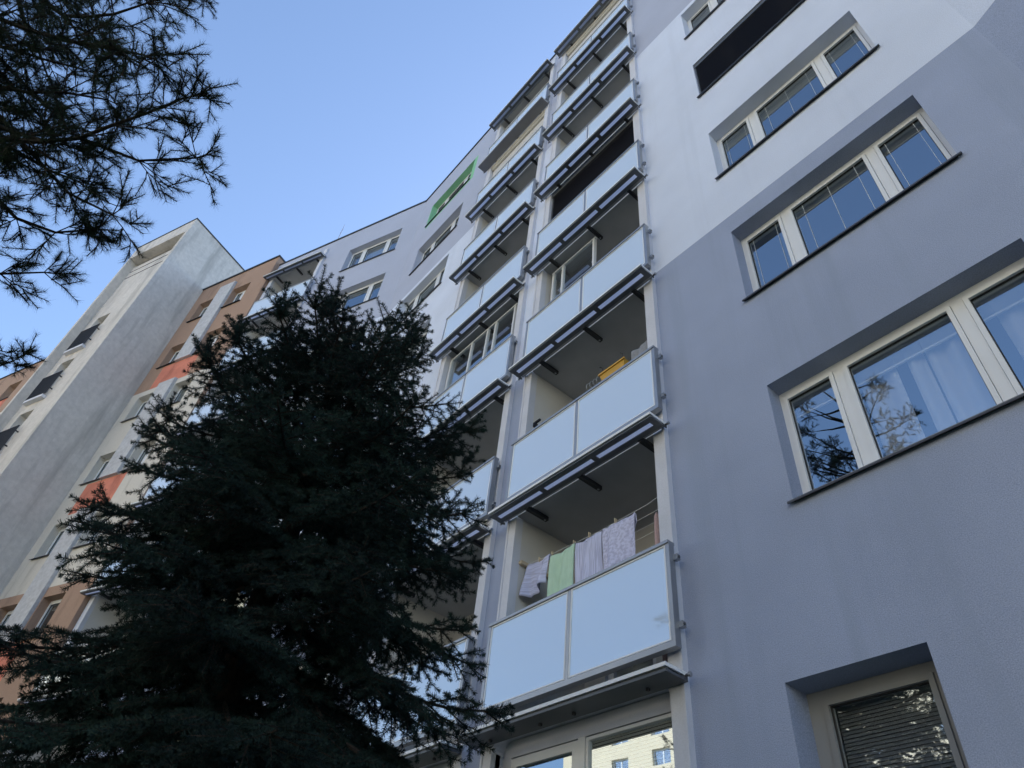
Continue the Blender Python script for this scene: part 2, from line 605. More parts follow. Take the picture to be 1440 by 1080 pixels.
def zoneA(s, z):
    g = SILL + ST * 6
    if g - 0.10 < z < g + 1.43 and (WL[0] - 0.05 < s < WL[1] + 0.2 or WR[0] - 0.2 < s < WR[1] + 0.05):
        return M['green']
    return zones(s, z)


g6 = SILL + ST * 6
mb = MB()
wall(mb, FA, BX, DX, GZ, ROOF, opsA, zoneA, sb=(WL[0] - 0.05, WL[1] + 0.2, WR[0] - 0.2, WR[1] + 0.05), zb=(8.333, 16.56, g6 - 0.1, g6 + 1.43))
opsB = win_ops(*WB)
opsB += loggia_ops(*STACKS[2][1:])
wall(mb, FB, -7.62, 0, GZ, ROOF, opsB, zones, zb=(8.333, 16.56))
opsD = win_ops(*WD)
opsD += win_ops(WD[0] + 5.2, WD[1] + 5.2)
wall(mb, FD, 0, 10.5, GZ, ROOF, opsD, zones, zb=(8.333, 16.56))
# far sides and roof, so the block is a closed body
back = 10.5
bl, br = FB.p(-7.62, 0, -back), FD.p(10.5, 0, -back)
bm1, bm2 = Vector((BX + 2.0, 4.782 + back, 0)), Vector((DX - 2.0, 4.782 + back, 0))
ring = [FB.p(-7.62, 0), FA.p(BX, 0), FA.p(DX, 0), FD.p(10.5, 0), br, bm2, bm1, bl]
for i in range(3, 8):
    p, q = ring[i], ring[(i + 1) % 8]
    mb.face([(p.x, p.y, GZ), (q.x, q.y, GZ), (q.x, q.y, ROOF), (p.x, p.y, ROOF)], M['lilac'])
mb.build('wall', BLK)
mb = MB()
mb.face([(p.x, p.y, ROOF - 0.25) for p in ring], M['roof'])
mb.build('roof', BLK)
mb = MB()
for F, a, b in ((FB, -7.64, 0.0), (FA, BX, DX), (FD, 0.0, 10.5)):
    mb.box(F, a, b, ROOF - 0.03, ROOF + 0.05, 0.035, -0.35, M['flash'])
mb.build('roof_flashing', BLK)
# pilasters beside the loggias and the lintel slabs between storeys
mb = MB()
for F, a, b in STACKS:
    for x0, x1 in ((a, a + 0.165), (b - 0.165, b)):
        mb.box(F, x0, x1, GZ, ROOF - 0.5, 0.062, -0.06, M['pilaster'])
        mb.box(F, x0 + (0.0 if x0 == a else 0.135), x0 + (0.03 if x0 == a else 0.165), GZ, ROOF - 0.5, 0.074, 0.0615, M['pilaster'])
mb.build('pilaster', BLK)
for F, a, b in STACKS:
    for k in range(0, 8):
        mb = MB()
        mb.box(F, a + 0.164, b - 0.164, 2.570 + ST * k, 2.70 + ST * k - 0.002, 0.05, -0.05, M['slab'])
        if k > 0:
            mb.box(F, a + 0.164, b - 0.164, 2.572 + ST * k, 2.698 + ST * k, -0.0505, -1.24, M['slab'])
        mb.build('floor_slab', BLK)

# back wall of each loggia with a glazed door and a window
for F, a, b in STACKS:
    for k in range(0, 7):
        z = 2.70 + ST * k
        a1, b1 = a + 0.165, b - 0.165
        mb = MB()
        wall(mb, F, a1, b1, z, z + 2.675, [(a1 + 0.35, a1 + 1.15, z + 0.05, z + 2.15, 0.1, M['white']), (a1 + 1.25, b1 - 0.2, z + 0.85, z + 2.15, 0.1, M['white'])], lambda s, q: M['loggia'], d=-1.25)
        o = mb.build('loggia_wall', BLK)
        for nm, x0, x1, y0, y1 in (('loggia_door', a1 + 0.35, a1 + 1.15, z + 0.05, z + 2.15), ('loggia_window', a1 + 1.25, b1 - 0.2, z + 0.85, z + 2.15)):
            mg = MB()
            frame_rect(mg, F, x0, x1, y0, y1, 0.09, -1.3, -1.36, M['white'])
            mg.box(F, x0 + 0.09, x1 - 0.09, y0 + 0.09, y1 - 0.09, -1.33, -1.335, M['glass'])
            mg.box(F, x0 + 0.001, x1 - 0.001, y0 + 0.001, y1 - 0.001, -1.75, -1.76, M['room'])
            mg.build(nm, o)


# ---- windows
def w3(a, flip=False):
    g = [(a + 0.09, a + 0.53), (a + 0.73, a + 1.645), (a + 1.845, a + 2.285)]
    return g


rnd = random.Random(3)
for k in range(0, 7):
    z = SILL + ST * k
    if k == 3:
        # closed outside roller of black slats filling the whole opening
        o = window(FA, BLK, *WR, z, z + 1.425, 0.2, w3(WR[0]), label='window hidden behind a lowered black slatted outside blind')
        mb = MB()
        mb.box(FA, WR[0] + 0.006, WR[1] - 0.006, z + 1.30, z + 1.42, -0.02, -0.13, M['aludark'])
        zz = z + 0.06
        while zz < z + 1.30:
            mb.hexa([FA.p(WR[0] + 0.03, zz, -0.04), FA.p(WR[1] - 0.03, zz, -0.04), FA.p(WR[1] - 0.03, zz + 0.005, -0.04), FA.p(WR[0] + 0.03, zz + 0.005, -0.04),
                     FA.p(WR[0] + 0.03, zz + 0.038, -0.085), FA.p(WR[1] - 0.03, zz + 0.038, -0.085), FA.p(WR[1] - 0.03, zz + 0.043, -0.085), FA.p(WR[0] + 0.03, zz + 0.043, -0.085)], M['blind'])
            zz += 0.05
        mb.box(FA, WR[0] + 0.006, WR[0] + 0.028, z + 0.05, z + 1.30, -0.03, -0.1, M['aludark'])
        mb.box(FA, WR[1] - 0.028, WR[1] - 0.006, z + 0.05, z + 1.30, -0.03, -0.1, M['aludark'])
        mb.build('blind', o)
        continue
    if k == 0:
        window(FA, BLK, *WR, z, z + 1.425, 0.2, w3(WR[0]), blind=[0.13, 0.13, 0.15], curtain=True, label='big low window with sheer white curtains behind its middle pane')
    elif k == 1:
        window(FA, BLK, *WR, z, z + 1.425, 0.2, w3(WR[0]), cords=True, blind=[0, 0.05, 0.05], label='window with thin white blind cords in front of its panes')
    else:
        window(FA, BLK, *WR, z, z + 1.425, 0.2, w3(WR[0]), cords=(k == 2), blind=[0.1, 0.1, 0.1])
window(FA, BLK, -2.83, -1.76, 1.15, 2.315, 0.27, [(-2.66, -1.93)], blind=[1.0], fm=M['greyframe'], label='grey framed ground floor window with closed slatted blind', slatmat=M['greyslat'])
for k in range(-1, 7):
    z = SILL + ST * k
    window(FA, BLK, *WL, z, z + 1.425, 0.2, w3(WL[0]), blind=[rnd.choice((0, 0.3, 0.6, 0.95)) for _ in range(3)], label='window in a green painted surround under the roof edge' if k == 6 else None)
    window(FB, BLK, *WB, z, z + 1.425, 0.2, w3(WB[0]), blind=[0.95, 0.4, 0.95] if k == 6 else [0.1, 0.05, 0.1])
    window(FD, BLK, *WD, z, z + 1.425, 0.2, w3(WD[0]), blind=[0.1, 0.3, 0.1])
    window(FD, BLK, WD[0] + 5.2, WD[1] + 5.2, z, z + 1.425, 0.2, w3(WD[0] + 5.2))


# ---- balconies
def ledge(F, bal, r0, r1, k, closed=False):
    """projecting aluminium ladder frame with opal strips, hung on three arms"""
    z = 2.55 + ST * k
    mb = MB()
    x0, x1 = r0 - 0.09, r1 + 0.02
    mb.box(F, x0, x1, z - 0.004, z + 0.030, 0.335, 0.36, M['trim'])
    mb.box(F, x0 + 0.004, x1 - 0.004, z - 0.035, z - 0.020, 0.270, 0.345, M['aludark'])
    mb.box(F, x0 + 0.004, x1 - 0.004, z - 0.0195, z + 0.020, 0.325, 0.3345, M['aludark'])
    mb.box(F, x0 + 0.004, x1 - 0.004, z - 0.035, z - 0.020, 0.135, 0.200, M['aludark'])
    mb.box(F, x0 + 0.004, x1 - 0.004, z - 0.0195, z + 0.012, 0.135, 0.15, M['aludark'])
    n = 3
    for i in range(n + 1):
        c = x0 + 0.045 + (x1 - x0 - 0.09) * i / n
        mb.box(F, c - 0.038, c + 0.038, z - 0.033, z - 0.022, 0.1995, 0.2705, M['aludark'])
    # side cheeks back to the wall
    for a, b in ((x0, x0 + 0.022), (x1 - 0.022, x1)):
        mb.box(F, a + 0.0005, b - 0.0005, z - 0.003, z + 0.029, 0.3345, 0.075, M['trim'])
        mb.box(F, a + 0.006, b - 0.006, z - 0.03, z - 0.0035, 0.134, 0.075, M['aludark'])
    # sheet from the frame to the slab edge
    mb.box(F, x0 + 0.03, x1 - 0.03, z + 0.006, z + 0.011, 0.333 if closed else 0.134, 0.076, M['aludark'] if closed else M['alu'])
    if closed:
        mb.box(F, x0 + 0.002, x1 - 0.002, z - 0.048, z - 0.037, 0.352, 0.08, M['aludark'] if closed == 1 else M['sill'])
    o = mb.build('canopy_frame', bal)
    if not closed:
        mb = MB()
        for i in range(n):
            c0 = x0 + 0.045 + (x1 - x0 - 0.09) * i / n + 0.04
            c1 = x0 + 0.045 + (x1 - x0 - 0.09) * (i + 1) / n - 0.04
            mb.box(F, c0 - 0.01, c1 + 0.01, z - 0.0185, z - 0.0125, 0.190, 0.280, M['opal'])
        mb.build('opal_strip', bal)
    if k > 0:
        for q in (0.155, 0.515, 0.875):
            mb = MB()
            c = r0 + (r1 - r0) * q
            mb.box(F, c - 0.028, c + 0.028, z - 0.04, z + 0.018, 0.133, -0.24, M['dark'])
            mb.tube([F.p(c, z - 0.045, -0.2), F.p(c, z - 0.03, -0.2)], 0.016, M['alu'], 8)
            mb.build('bracket', bal)
    else:
        mb = MB()
        for q in (0.1, 0.38, 0.55, 0.88):
            c = r0 + (r1 - r0) * q
            mb.box(F, c - 0.012, c + 0.012, z - 0.075, z - 0.05, 0.2, 0.17, M['dark'])
        mb.build('bracket', bal)
    # little bolts in the pilaster at the end of the frame
    mb = MB()
    for x, sg in ((x0, -1), (x1, 1)):
        mb.tube([F.p(x - sg * 0.02, z + 0.0, 0.1), F.p(x + sg * 0.04, z + 0.0, 0.1)], 0.014, M['aludark'], 8)
        mb.tube([F.p(x + sg * 0.03, z + 0.0, 0.1), F.p(x + sg * 0.048, z + 0.0, 0.1)], 0.022, M['alu'], 8)
    mb.build('bolt', bal)


def balcony(F, r0, r1, k, closed=False, label=None):
    zb, zt = 2.784 + ST * k, 3.83 + ST * k
    mb = MB()
    al, d0, d1 = M['alu'], 0.18, 0.105
    mb.box(F, r0, r1, zt - 0.03, zt, d0 + 0.012, d1 - 0.01, M['alu'])
    mb.box(F, r0, r1, zb, zb + 0.055, d0, d1, al)
    for a, b in ((r0, r0 + 0.045), (r1 - 0.045, r1)):
        mb.box(F, a, b, zb + 0.0555, zt - 0.0305, d0, d1, al)
    mid = (r0 + r1) / 2 + 0.0
    mb.box(F, mid - 0.022, mid + 0.022, zb + 0.0555, zt - 0.0305, d0 - 0.004, d1 + 0.02, al)
    for a, b in ((r0 + 0.046, mid - 0.023), (mid + 0.023, r1 - 0.046)):
        frame_rect(mb, F, a + 0.004, b - 0.004, zb + 0.062, zt - 0.038, 0.015, d0 - 0.003, d0 - 0.02, M['trim'])
    # fixing plates to the pilasters
    for x, sg in ((r0, -1), (r1, 1)):
        for q in (0.2, 0.84):
            z = zb + (zt - zb) * q
            mb.box(F, x + (0.0006 if sg > 0 else -0.045), x + (0.045 if sg > 0 else -0.0006), z - 0.028, z + 0.028, 0.125, 0.076, M['alu'])
            mb.tube([F.p(x + sg * 0.035, z, 0.10), F.p(x + sg * 0.055, z, 0.10)], 0.014, M['aludark'], 6)
    o = mb.build('balcony', BLK)
    if label:
        o["label"] = label
    for a, b in ((r0 + 0.046, mid - 0.023), (mid + 0.023, r1 - 0.046)):
        g = MB()
        g.box(F, a, b, zb + 0.056, zt - 0.031, d0 - 0.012, d0 - 0.018, M['frost'])
        g.build('glass_panel', o)
    ledge(F, o, r0, r1, k, closed)
    return o


BAL = {}
for si, (F, a, b) in enumerate(STACKS):
    r0, r1 = (a + 0.02, b + 0.03) if si == 0 else ((a - 0.03, b - 0.03) if si == 1 else (a - 0.03, b + 0.08))
    for k in range(7):
        closed = 1 if (k == 0) else (2 if (si == 1 and k == 6) else False)
        BAL[si, k] = balcony(F, r0, r1, k, closed)
    c = MB()
    z = 2.55 + ST * 7
    c.box(F, r0 - 0.05, r1 - 0.02, z + 0.08, z + 0.12, 0.3, 0.0, M['alu'])
    o = c.build('roof_canopy', BLK)
    ledge(F, o, r0, r1, 7)


def glazing(bal, F, xs, z0, z1, d, solid_from=None):
    """white-framed sliding glazing set into a loggia"""
    mb = MB()
    wd = 0.04
    mb.box(F, xs[0] - wd, xs[-1] + wd, z0 - wd, z0, d, d - 0.05, M['white'])
    mb.box(F, xs[0] - wd, xs[-1] + wd, z1, z1 + wd, d, d - 0.05, M['white'])
    for x in xs:
        mb.box(F, x - wd / 2, x + wd / 2, z0, z1, d + 0.008, d - 0.055, M['white'])
    o = mb.build('loggia_glazing', bal)
    for a, b in zip(xs[:-1], xs[1:]):
        mb.box(F, a + wd / 2, b - wd / 2, z0, z1, d - 0.02, d - 0.025, M['glass'])
    # panes live in the same part mesh as their frame: rebuild with both
    me = o.data
    bpy.data.objects.remove(o)
    bpy.data.meshes.remove(me)
    return mb.build('loggia_glazing', bal)


z = 2.7 + ST * 2
glazing(BAL[0, 2], FA, [-6.12, -5.86, -5.06], z + 0.1, z + 2.55, -0.10)
glazing(BAL[1, 2], FA, [-9.27, -8.55, -8.02, -7.76, -7.16], z + 0.1, z + 2.5, -0.05)
z = 2.7 + ST * 6
glazing(BAL[1, 6], FA, [-9.25, -8.5, -7.75, -6.98], z + 0.1, z + 2.5, -0.1)
# black outside blind, right stack, fourth storey
mb = MB()
z = 2.7 + ST * 3
mb.box(FA, -6.24, -3.88, z + 2.5, z + 2.64, 0.03, -0.12, M['aludark'])
zz = z + 0.1
while zz < z + 2.5:
    mb.hexa([FA.p(-6.21, zz, 0.0), FA.p(-3.91, zz, 0.0), FA.p(-3.91, zz + 0.006, 0.0), FA.p(-6.21, zz + 0.006, 0.0),
             FA.p(-6.21, zz + 0.045, -0.05), FA.p(-3.91, zz + 0.045, -0.05), FA.p(-3.91, zz + 0.051, -0.05), FA.p(-6.21, zz + 0.051, -0.05)], M['blind'])
    zz += 0.06
for x in (-6.225, -3.895):
    mb.box(FA, x - 0.012, x + 0.012, z, z + 2.5, 0.01, -0.07, M['aludark'])
mb.build('blind', BAL[0, 3])
# white drop panels under a beige cassette
for key, F, a, b, k in (((0, 6), FA, -6.24, -3.88, 6), ((1, 5), FA, -9.32, -6.94, 5)):
    mb = MB()
    z = 2.7 + ST * k
    mb.box(F, a, b, z + 2.46, z + 2.62, 0.06, -0.12, M['beige'])
    mb.tube([F.p(a + 0.02, z + 2.44, 0.0), F.p(b - 0.02, z + 2.44, 0.0)], 0.045, M['beige'], 10)
    n = 4
    for i in range(n):
        x0, x1 = a + (b - a) * i / n, a + (b - a) * (i + 1) / n
        mb.box(F, x0 + 0.006, x1 - 0.006, z + 0.05, z + 2.4, -0.03, -0.05, M['panel'])
    mb.build('awning', BAL[key])

# ---- glazed ground-floor rooms below the two loggia stacks
for F, a, b in STACKS[:2]:
    mb = MB()
    a1, b1 = a + 0.166, b - 0.166
    m = M['white']
    pl = M['pilaster']
    # chamfered soffit corners
    for x, sg in ((a1, 1), (b1, -1)):
        pts = []
        for i in range(7):
            t = i / 6 * math.pi / 2
            pts.append((x + sg * 0.13 * (1 - math.sin(t)), 2.566 - 0.13 * (1 - math.cos(t))))
        for (u0, v0), (u1, v1) in zip(pts[:-1], pts[1:]):
            mb.face([F.p(u0, v0, 0.055), F.p(u1, v1, 0.055), F.p(u1, v1, -0.33), F.p(u0, v0, -0.33)], pl)
            mb.face([F.p(x, 2.566, 0.055), F.p(u0, v0, 0.055), F.p(u1, v1, 0.055)], pl)
    fz = -0.1
    mb.box(F, a1 + 0.01, b1 - 0.01, 2.40, 2.565, fz, fz - 0.08, pl)
    mb.box(F, a1 + 0.002, a1 + 0.13, 0.0, 2.40, fz, fz - 0.08, pl)
    mb.box(F, b1 - 0.04, b1 - 0.002, 0.0, 2.40, fz, fz - 0.08, pl)
    mid = a1 + 1.17
    mb.box(F, mid - 0.045, mid + 0.045, 0.0, 2.40, fz + 0.006, fz - 0.085, m)
    frame_rect(mb, F, a1 + 0.13, mid - 0.05, 0.0, 2.39, 0.085, fz - 0.005, fz - 0.07, m)
    frame_rect(mb, F, mid + 0.05, b1 - 0.045, 0.0, 2.39, 0.03, fz - 0.005, fz - 0.07, m)
    o = mb.build('glazed_bay', BLK)
    g = MB()
    g.box(F, a1 + 0.215, mid - 0.135, 0.085, 2.305, fz - 0.03, fz - 0.036, M['glass'])
    g.box(F, mid + 0.08, b1 - 0.075, 0.03, 2.36, fz - 0.03, fz - 0.036, M['glass'])
    g.build('pane', o)
    g = MB()
    zz = 2.35
    while zz > 0.3:
        x0, x1 = mid + 0.09, b1 - 0.085
        g.hexa([F.p(x0, zz - 0.012, fz - 0.05), F.p(x1, zz - 0.012, fz - 0.05), F.p(x1, zz - 0.0105, fz - 0.05), F.p(x0, zz - 0.0105, fz - 0.05),
                F.p(x0, zz + 0.014, fz - 0.060), F.p(x1, zz + 0.014, fz - 0.060), F.p(x1, zz + 0.0155, fz - 0.060), F.p(x0, zz + 0.0155, fz - 0.060)], M['slat'])
        zz -= 0.03
    g.build('blind', o)
    g = MB()
    room(g, F, a1 + 0.13, b1 - 0.045, 0.02, 2.4, fz - 0.085, 1.8)
    g.build('room_interior', o)

# thin aerial on the roof
mb = MB()
p = FB.p(-4.45, ROOF, -0.1)
mb.tube([p, p + Vector((0, 0, 0.75)), p + Vector((-0.03, 0.0, 1.45))], [0.012, 0.009, 0.006], M['dark'], 6)
mb.tube([p + Vector((0, 0, 0.02)), p + FB.u * 0.22 + Vector((0, 0, 0.16))], 0.015, M['dark'], 6)
mb.tube([p + Vector((-0.12, 0, 0.9)), p + Vector((0.1, 0, 0.95))], 0.006, M['dark'], 5)
tag(mb.build('antenna', org=p), 'thin wire aerial standing on the grey roof edge', 'antenna')

# ------------------------------------------------------------------ things on the balconies
LY = 4.95


def cloth(name, x0, x1, ztop, zbot, y, m, ph=0.0, sway=0.0, fold=0.10):
    """towel over a line: front and back layers, gentle waves"""
    org = Vector(((x0 + x1) / 2, y, zbot))
    mb = MB()
    nx, nz = 22, 16
    k = mb.mat(m)
    for side, zb in ((0, zbot), (1, ztop - fold)):
        base = len(mb.v)
        for j in range(nz + 1):
            t = j / nz
            z = ztop + (zb - ztop) * t
            for i in range(nx + 1):
                u = i / nx
                xx = x0 + (x1 - x0) * (u + 0.03 * math.sin(6 * t + ph) * t) + sway * t
                amp = 0.010 + 0.042 * t
                yy = y - 0.006 + (0.014 if side else 0) - amp * (math.sin(u * 7.5 + ph + t) + 0.5 * math.sin(u * 17 + 2 * ph)) * (1 if not side else 0.7)
                sag = -0.022 * math.sin(u * math.pi) * (1 - t) - 0.035 * t * math.sin(u * 4.4 + ph)
                mb.v.append((xx, yy - 0.012 * (1 - 2 * side) * min(1, t * 8), z + sag))
        for j in range(nz):
            for i in range(nx):
                q = base + j * (nx + 1) + i
                mb.f.append((q, q + 1, q + nx + 2, q + nx + 1))
                mb.mi.append(k)
    o = mb.build(name, org=org, smooth=True)
    sm = o.modifiers.new('thickness', 'SOLIDIFY')
    sm.thickness = 0.006
    return o


lil = stripe_mat('lilac_towel', (0.62, 0.66, 0.88), (0.42, 0.44, 0.62), 4, 55, 0.8)
lil2 = stripe_mat('lilac_striped_towel', (0.66, 0.69, 0.90), (0.44, 0.46, 0.64), 60, 3, 0.8)
lil3 = stripe_mat('lilac_checked_towel', (0.67, 0.69, 0.90), (0.43, 0.44, 0.62), 26, 26, 0.75)
grn = stripe_mat('green_towel', (0.55, 0.76, 0.60), (0.46, 0.66, 0.50), 12, 6, 0.5)
tag(cloth('towel', -6.19, -5.77, 4.70, 4.27, LY, lil, 0.4, -0.03), 'short lilac towel with cross stripes, leftmost on the drying line', 'towel', 'towels on the drying line')
tag(cloth('towel', -5.76, -5.33, 4.66, 3.75, LY, grn, 1.9), 'pale green towel on the balcony drying line', 'towel', 'towels on the drying line')
tag(cloth('towel', -5.32, -4.90, 4.65, 3.8, LY, lil2, 3.1), 'plain lilac towel hanging right beside the green towel', 'towel', 'towels on the drying line')
tag(cloth('towel', -4.88, -4.38, 4.66, 3.8, LY, lil3, 4.4, 0.0, 0.16), 'widest lilac checked towel, rightmost on the drying line', 'towel', 'towels on the drying line')
RK = empty('drying_rack', (-6.25, LY, 4.5), 'wall mounted drying rack with lines carrying the towels', 'drying rack')
mb = MB()
mb.box(FA, -6.252, -6.20, 4.69, 4.735, -0.05, -0.62, M['peg'])
mb.box(FA, -3.90, -3.868, 4.69, 4.735, -0.05, -0.62, M['peg'])
mb.build('bar', RK)
mb = MB()
for y in (4.95, 5.1, 5.25, 5.38):
    mb.tube([(-6.23, y, 4.735), (-5.9, y, 4.70), (-5.0, y, 4.66), (-4.2, y, 4.68), (-3.88, y, 4.735)], 0.003, M['trim'], 5)
mb.build('line', RK)
peg0 = None
for x, lb in ((-5.98, 'clothes peg on the lilac cross striped towel'), (-5.74, 'clothes peg at the left corner of the green towel'), (-5.36, 'clothes peg at the right corner of the green towel'),
              (-5.10, 'clothes peg holding the plain lilac towel'), (-4.68, 'clothes peg on the widest checked towel')):
    if peg0 is None:
        mb = MB()
        for sg in (-1, 1):
            mb.hexa([(x - 0.006, LY + sg * 0.004, 4.665), (x + 0.006, LY + sg * 0.004, 4.665), (x + 0.006, LY + sg * 0.012, 4.665), (x - 0.006, LY + sg * 0.012, 4.665),
                     (x - 0.006, LY + sg * 0.010, 4.735), (x + 0.006, LY + sg * 0.010, 4.735), (x + 0.006, LY + sg * 0.018, 4.735), (x - 0.006, LY + sg * 0.018, 4.735)], M['peg'])
        mb.tube([(x - 0.008, LY, 4.70), (x + 0.008, LY, 4.70)], 0.006, M['alu'], 6)
        o = peg0 = mb.build('clothes_peg', org=(x, LY, 4.66))
    else:
        o = peg0.copy()
        COL.objects.link(o)
        o.location = (x, LY, 4.66 - 0.02)
    tag(o, lb, 'clothes peg', 'pegs on the towels')
# folded faded parasol leaning by the right pilaster
mb = MB()
mb.tube([(-4.12, 5.0, 2.72), (-4.11, 5.0, 3.3), (-4.115, 5.0, 4.0), (-4.12, 5.0, 4.50), (-4.12, 5.0, 4.56)], [0.02, 0.05, 0.045, 0.03, 0.01], M['pink'], 9)
mb.tube([(-4.06, 5.02, 2.72), (-4.05, 5.02, 4.52)], 0.012, M['dark'], 6)
tag(mb.build('folded_parasol', org=(-4.1, 5.0, 2.72), smooth=True), 'faded pink folded parasol standing behind the balcony with towels', 'parasol')
# yellow trough, wire coil and grey cloth on the next balcony up
PY = 4.80
TR = empty('planter_trough', (-4.5, PY, 7.0), 'yellow planter trough on the upper balcony rail', 'planter')
mb = MB()
x0, x1, zt, zb = -4.74, -4.28, 6.975, 6.84
tp = [(x0, PY - 0.07, zt), (x1, PY - 0.07, zt), (x1, PY + 0.09, zt), (x0, PY + 0.09, zt)]
bt = [(x0 + 0.03, PY - 0.05, zb), (x1 - 0.03, PY - 0.05, zb), (x1 - 0.03, PY + 0.07, zb), (x0 + 0.03, PY + 0.07, zb)]
for i in range(4):
    j = (i + 1) % 4
    mb.face([bt[i], bt[j], tp[j], tp[i]], M['yellow'])
mb.face(bt[::-1], M['yellow'])
mb.box(FA, x0 - 0.012, x1 + 0.012, zt - 0.022, zt + 0.004, 4.782 - PY + 0.085, 4.782 - PY + 0.062, M['yellow'])
mb.box(FA, x0 - 0.012, x1 + 0.012, zt - 0.022, zt + 0.004, 4.782 - PY - 0.082, 4.782 - PY - 0.105, M['yellow'])
mb.build('trough', TR)
mb = MB()
for x in (x0 + 0.06, x1 - 0.02):
    mb.tube([(x, PY + 0.02, zt - 0.1), (x, PY - 0.06, zt + 0.05), (x, PY - 0.08, zt + 0.09), (x, PY - 0.12, zt + 0.07)], 0.007, M['dark'], 6)
mb.build('hook', TR)
mb = MB()
for j in range(4):
    c = Vector((-5.03 + 0.065 * j, PY + 0.02, 7.0))
    mb.tube([c + Vector((0.012 * math.sin(t), 0.05 * math.cos(t), 0.06 * math.sin(t))) for t in [i * 2 * math.pi / 14 for i in range(15)]], 0.006, M['alu'], 5)
mb.tube([(-5.06, PY + 0.06, 7.0), (-4.80, PY + 0.06, 7.0)], 0.006, M['alu'], 5)
tag(mb.build('wire_coil', org=(-4.92, PY, 6.95), smooth=True), 'row of small wire rings beside the yellow planter trough', 'wire rings')
o = cloth('folded_cloth', -4.22, -3.93, 7.12, 6.75, PY + 0.03, M['greycloth'], 2.2, 0, 0.2)
tag(o, 'grey cloth draped beside the yellow planter trough', 'cloth')
# a small bracket on the inner wall there
mb = MB()
mb.box(FA, -6.25, -6.13, 7.12, 7.15, -0.08, -0.11, M['dark'])
mb.box(FA, -6.25, -6.22, 7.04, 7.118, -0.06, -0.13, M['dark'])
tag(mb.build('wall_hook', org=(-6.2, 4.88, 7.1)), 'small dark hook on the loggia wall left of the yellow trough', 'hook')
mb = MB()
mb.box(FA, -9.335, -9.20, 12.62, 12.65, -0.05, -0.09, M['dark'])
mb.box(FA, -9.335, -9.30, 12.56, 12.618, -0.04, -0.1, M['dark'])
tag(mb.build('wall_hook', org=(-9.3, 4.85, 12.6)), 'small dark hook on the loggia wall above the glazed balcony', 'hook')

# ------------------------------------------------------------------ brown and cream block behind
DC = 0.2
FC = Facade(FB.p(0, 0, DC).x, FB.p(0, 0, DC).y, ANG)
BR = empty('apartment_building', FC.p(-9.5, GZ), 'brown and cream panel block with orange panels between its small windows', 'apartment building')
CROOF = 23.72
C_SILL = 21.22
CS0, CS1 = -11.85, -7.34
colW = [(-11.33, -10.30), (-9.36, -8.38)]


def zoneC(s, z):
    if s > -10.95 and s < -8.98:
        for zo in (17.13, 17.13 - 2 * 2.82, 17.13 - 4 * 2.82):
            if zo < z < zo + 1.22:
                return M['orange']
    if z > 17.13 or z < 8.70:
        return M['brown']
    return M['cream']


opsC = []
for j in range(0, 8):
    z = C_SILL - 2.82 * j
    for a, b in colW:
        opsC.append((a, b, z, z + 1.27, 0.24, None))
mb = MB()
zb = [17.13, 8.70] + [v for q in (0, 2, 4) for v in (17.13 - q * 2.82, 17.13 - q * 2.82 + 1.22)]
wall(mb, FC, CS0 - 0.02, CS1, GZ, CROOF, opsC, zoneC, sb=(-10.95, -8.98), zb=zb)
# right return and back
mb.face([FC.p(CS1, GZ), FC.p(CS1, GZ, -11), FC.p(CS1, CROOF, -11), FC.p(CS1, CROOF)], M['brown'])
mb.face([FC.p(CS0 - 0.02, GZ, -11), FC.p(CS1, GZ, -11), FC.p(CS1, CROOF, -11), FC.p(CS0 - 0.02, CROOF, -11)], M['cream'])
mb.build('wall', BR)
mb = MB()
mb.face([FC.p(CS0, CROOF - 0.1, 0), FC.p(CS1, CROOF - 0.1, 0), FC.p(CS1, CROOF - 0.1, -11), FC.p(CS0, CROOF - 0.1, -11)], M['roof'])
mb.build('roof', BR)
mb = MB()
mb.box(FC, CS0 - 0.02, CS1 + 0.03, CROOF - 0.02, CROOF + 0.06, 0.05, -0.3, M['flash'])
mb.box(FC, CS1 - 0.27, CS1 + 0.03, CROOF - 0.02, CROOF + 0.06, -0.301, -11, M['flash'])
mb.build('roof_flashing', BR)
mb = MB()
for j, (z0, z1) in enumerate(((18.36, CROOF - 0.72), (11.5 + 0.0 + 1.22, 17.12), (5.86 + 1.22, 11.48), (GZ, 5.84))):
    mb.hexa([FC.p(-10.27, z0, 0.11), FC.p(-9.42, z0, 0.11), FC.p(-9.42, z1, 0.11), FC.p(-10.27, z1, 0.11),
             FC.p(-10.27, z0, -0.02), FC.p(-9.42, z0, -0.02), FC.p(-9.42, z1 + 0.06, -0.02), FC.p(-10.27, z1 + 0.06, -0.02)], M['strip'])
mb.build('wall_strip', BR)
for j in range(0, 8):
    z = C_SILL - 2.82 * j
    for ci, (a, b) in enumerate(colW):
        mdl = a + 0.40
        window(FC, BR, a, b, z, z + 1.27, 0.24, [(a + 0.10, mdl - 0.03), (mdl + 0.13, b - 0.10)] if (ci + j) % 3 else [(a + 0.1, b - 0.1)],
               blind=[0.1, 0.1], silld=0.07, sillm=M['flash'] if z > 17 else M['sill'])

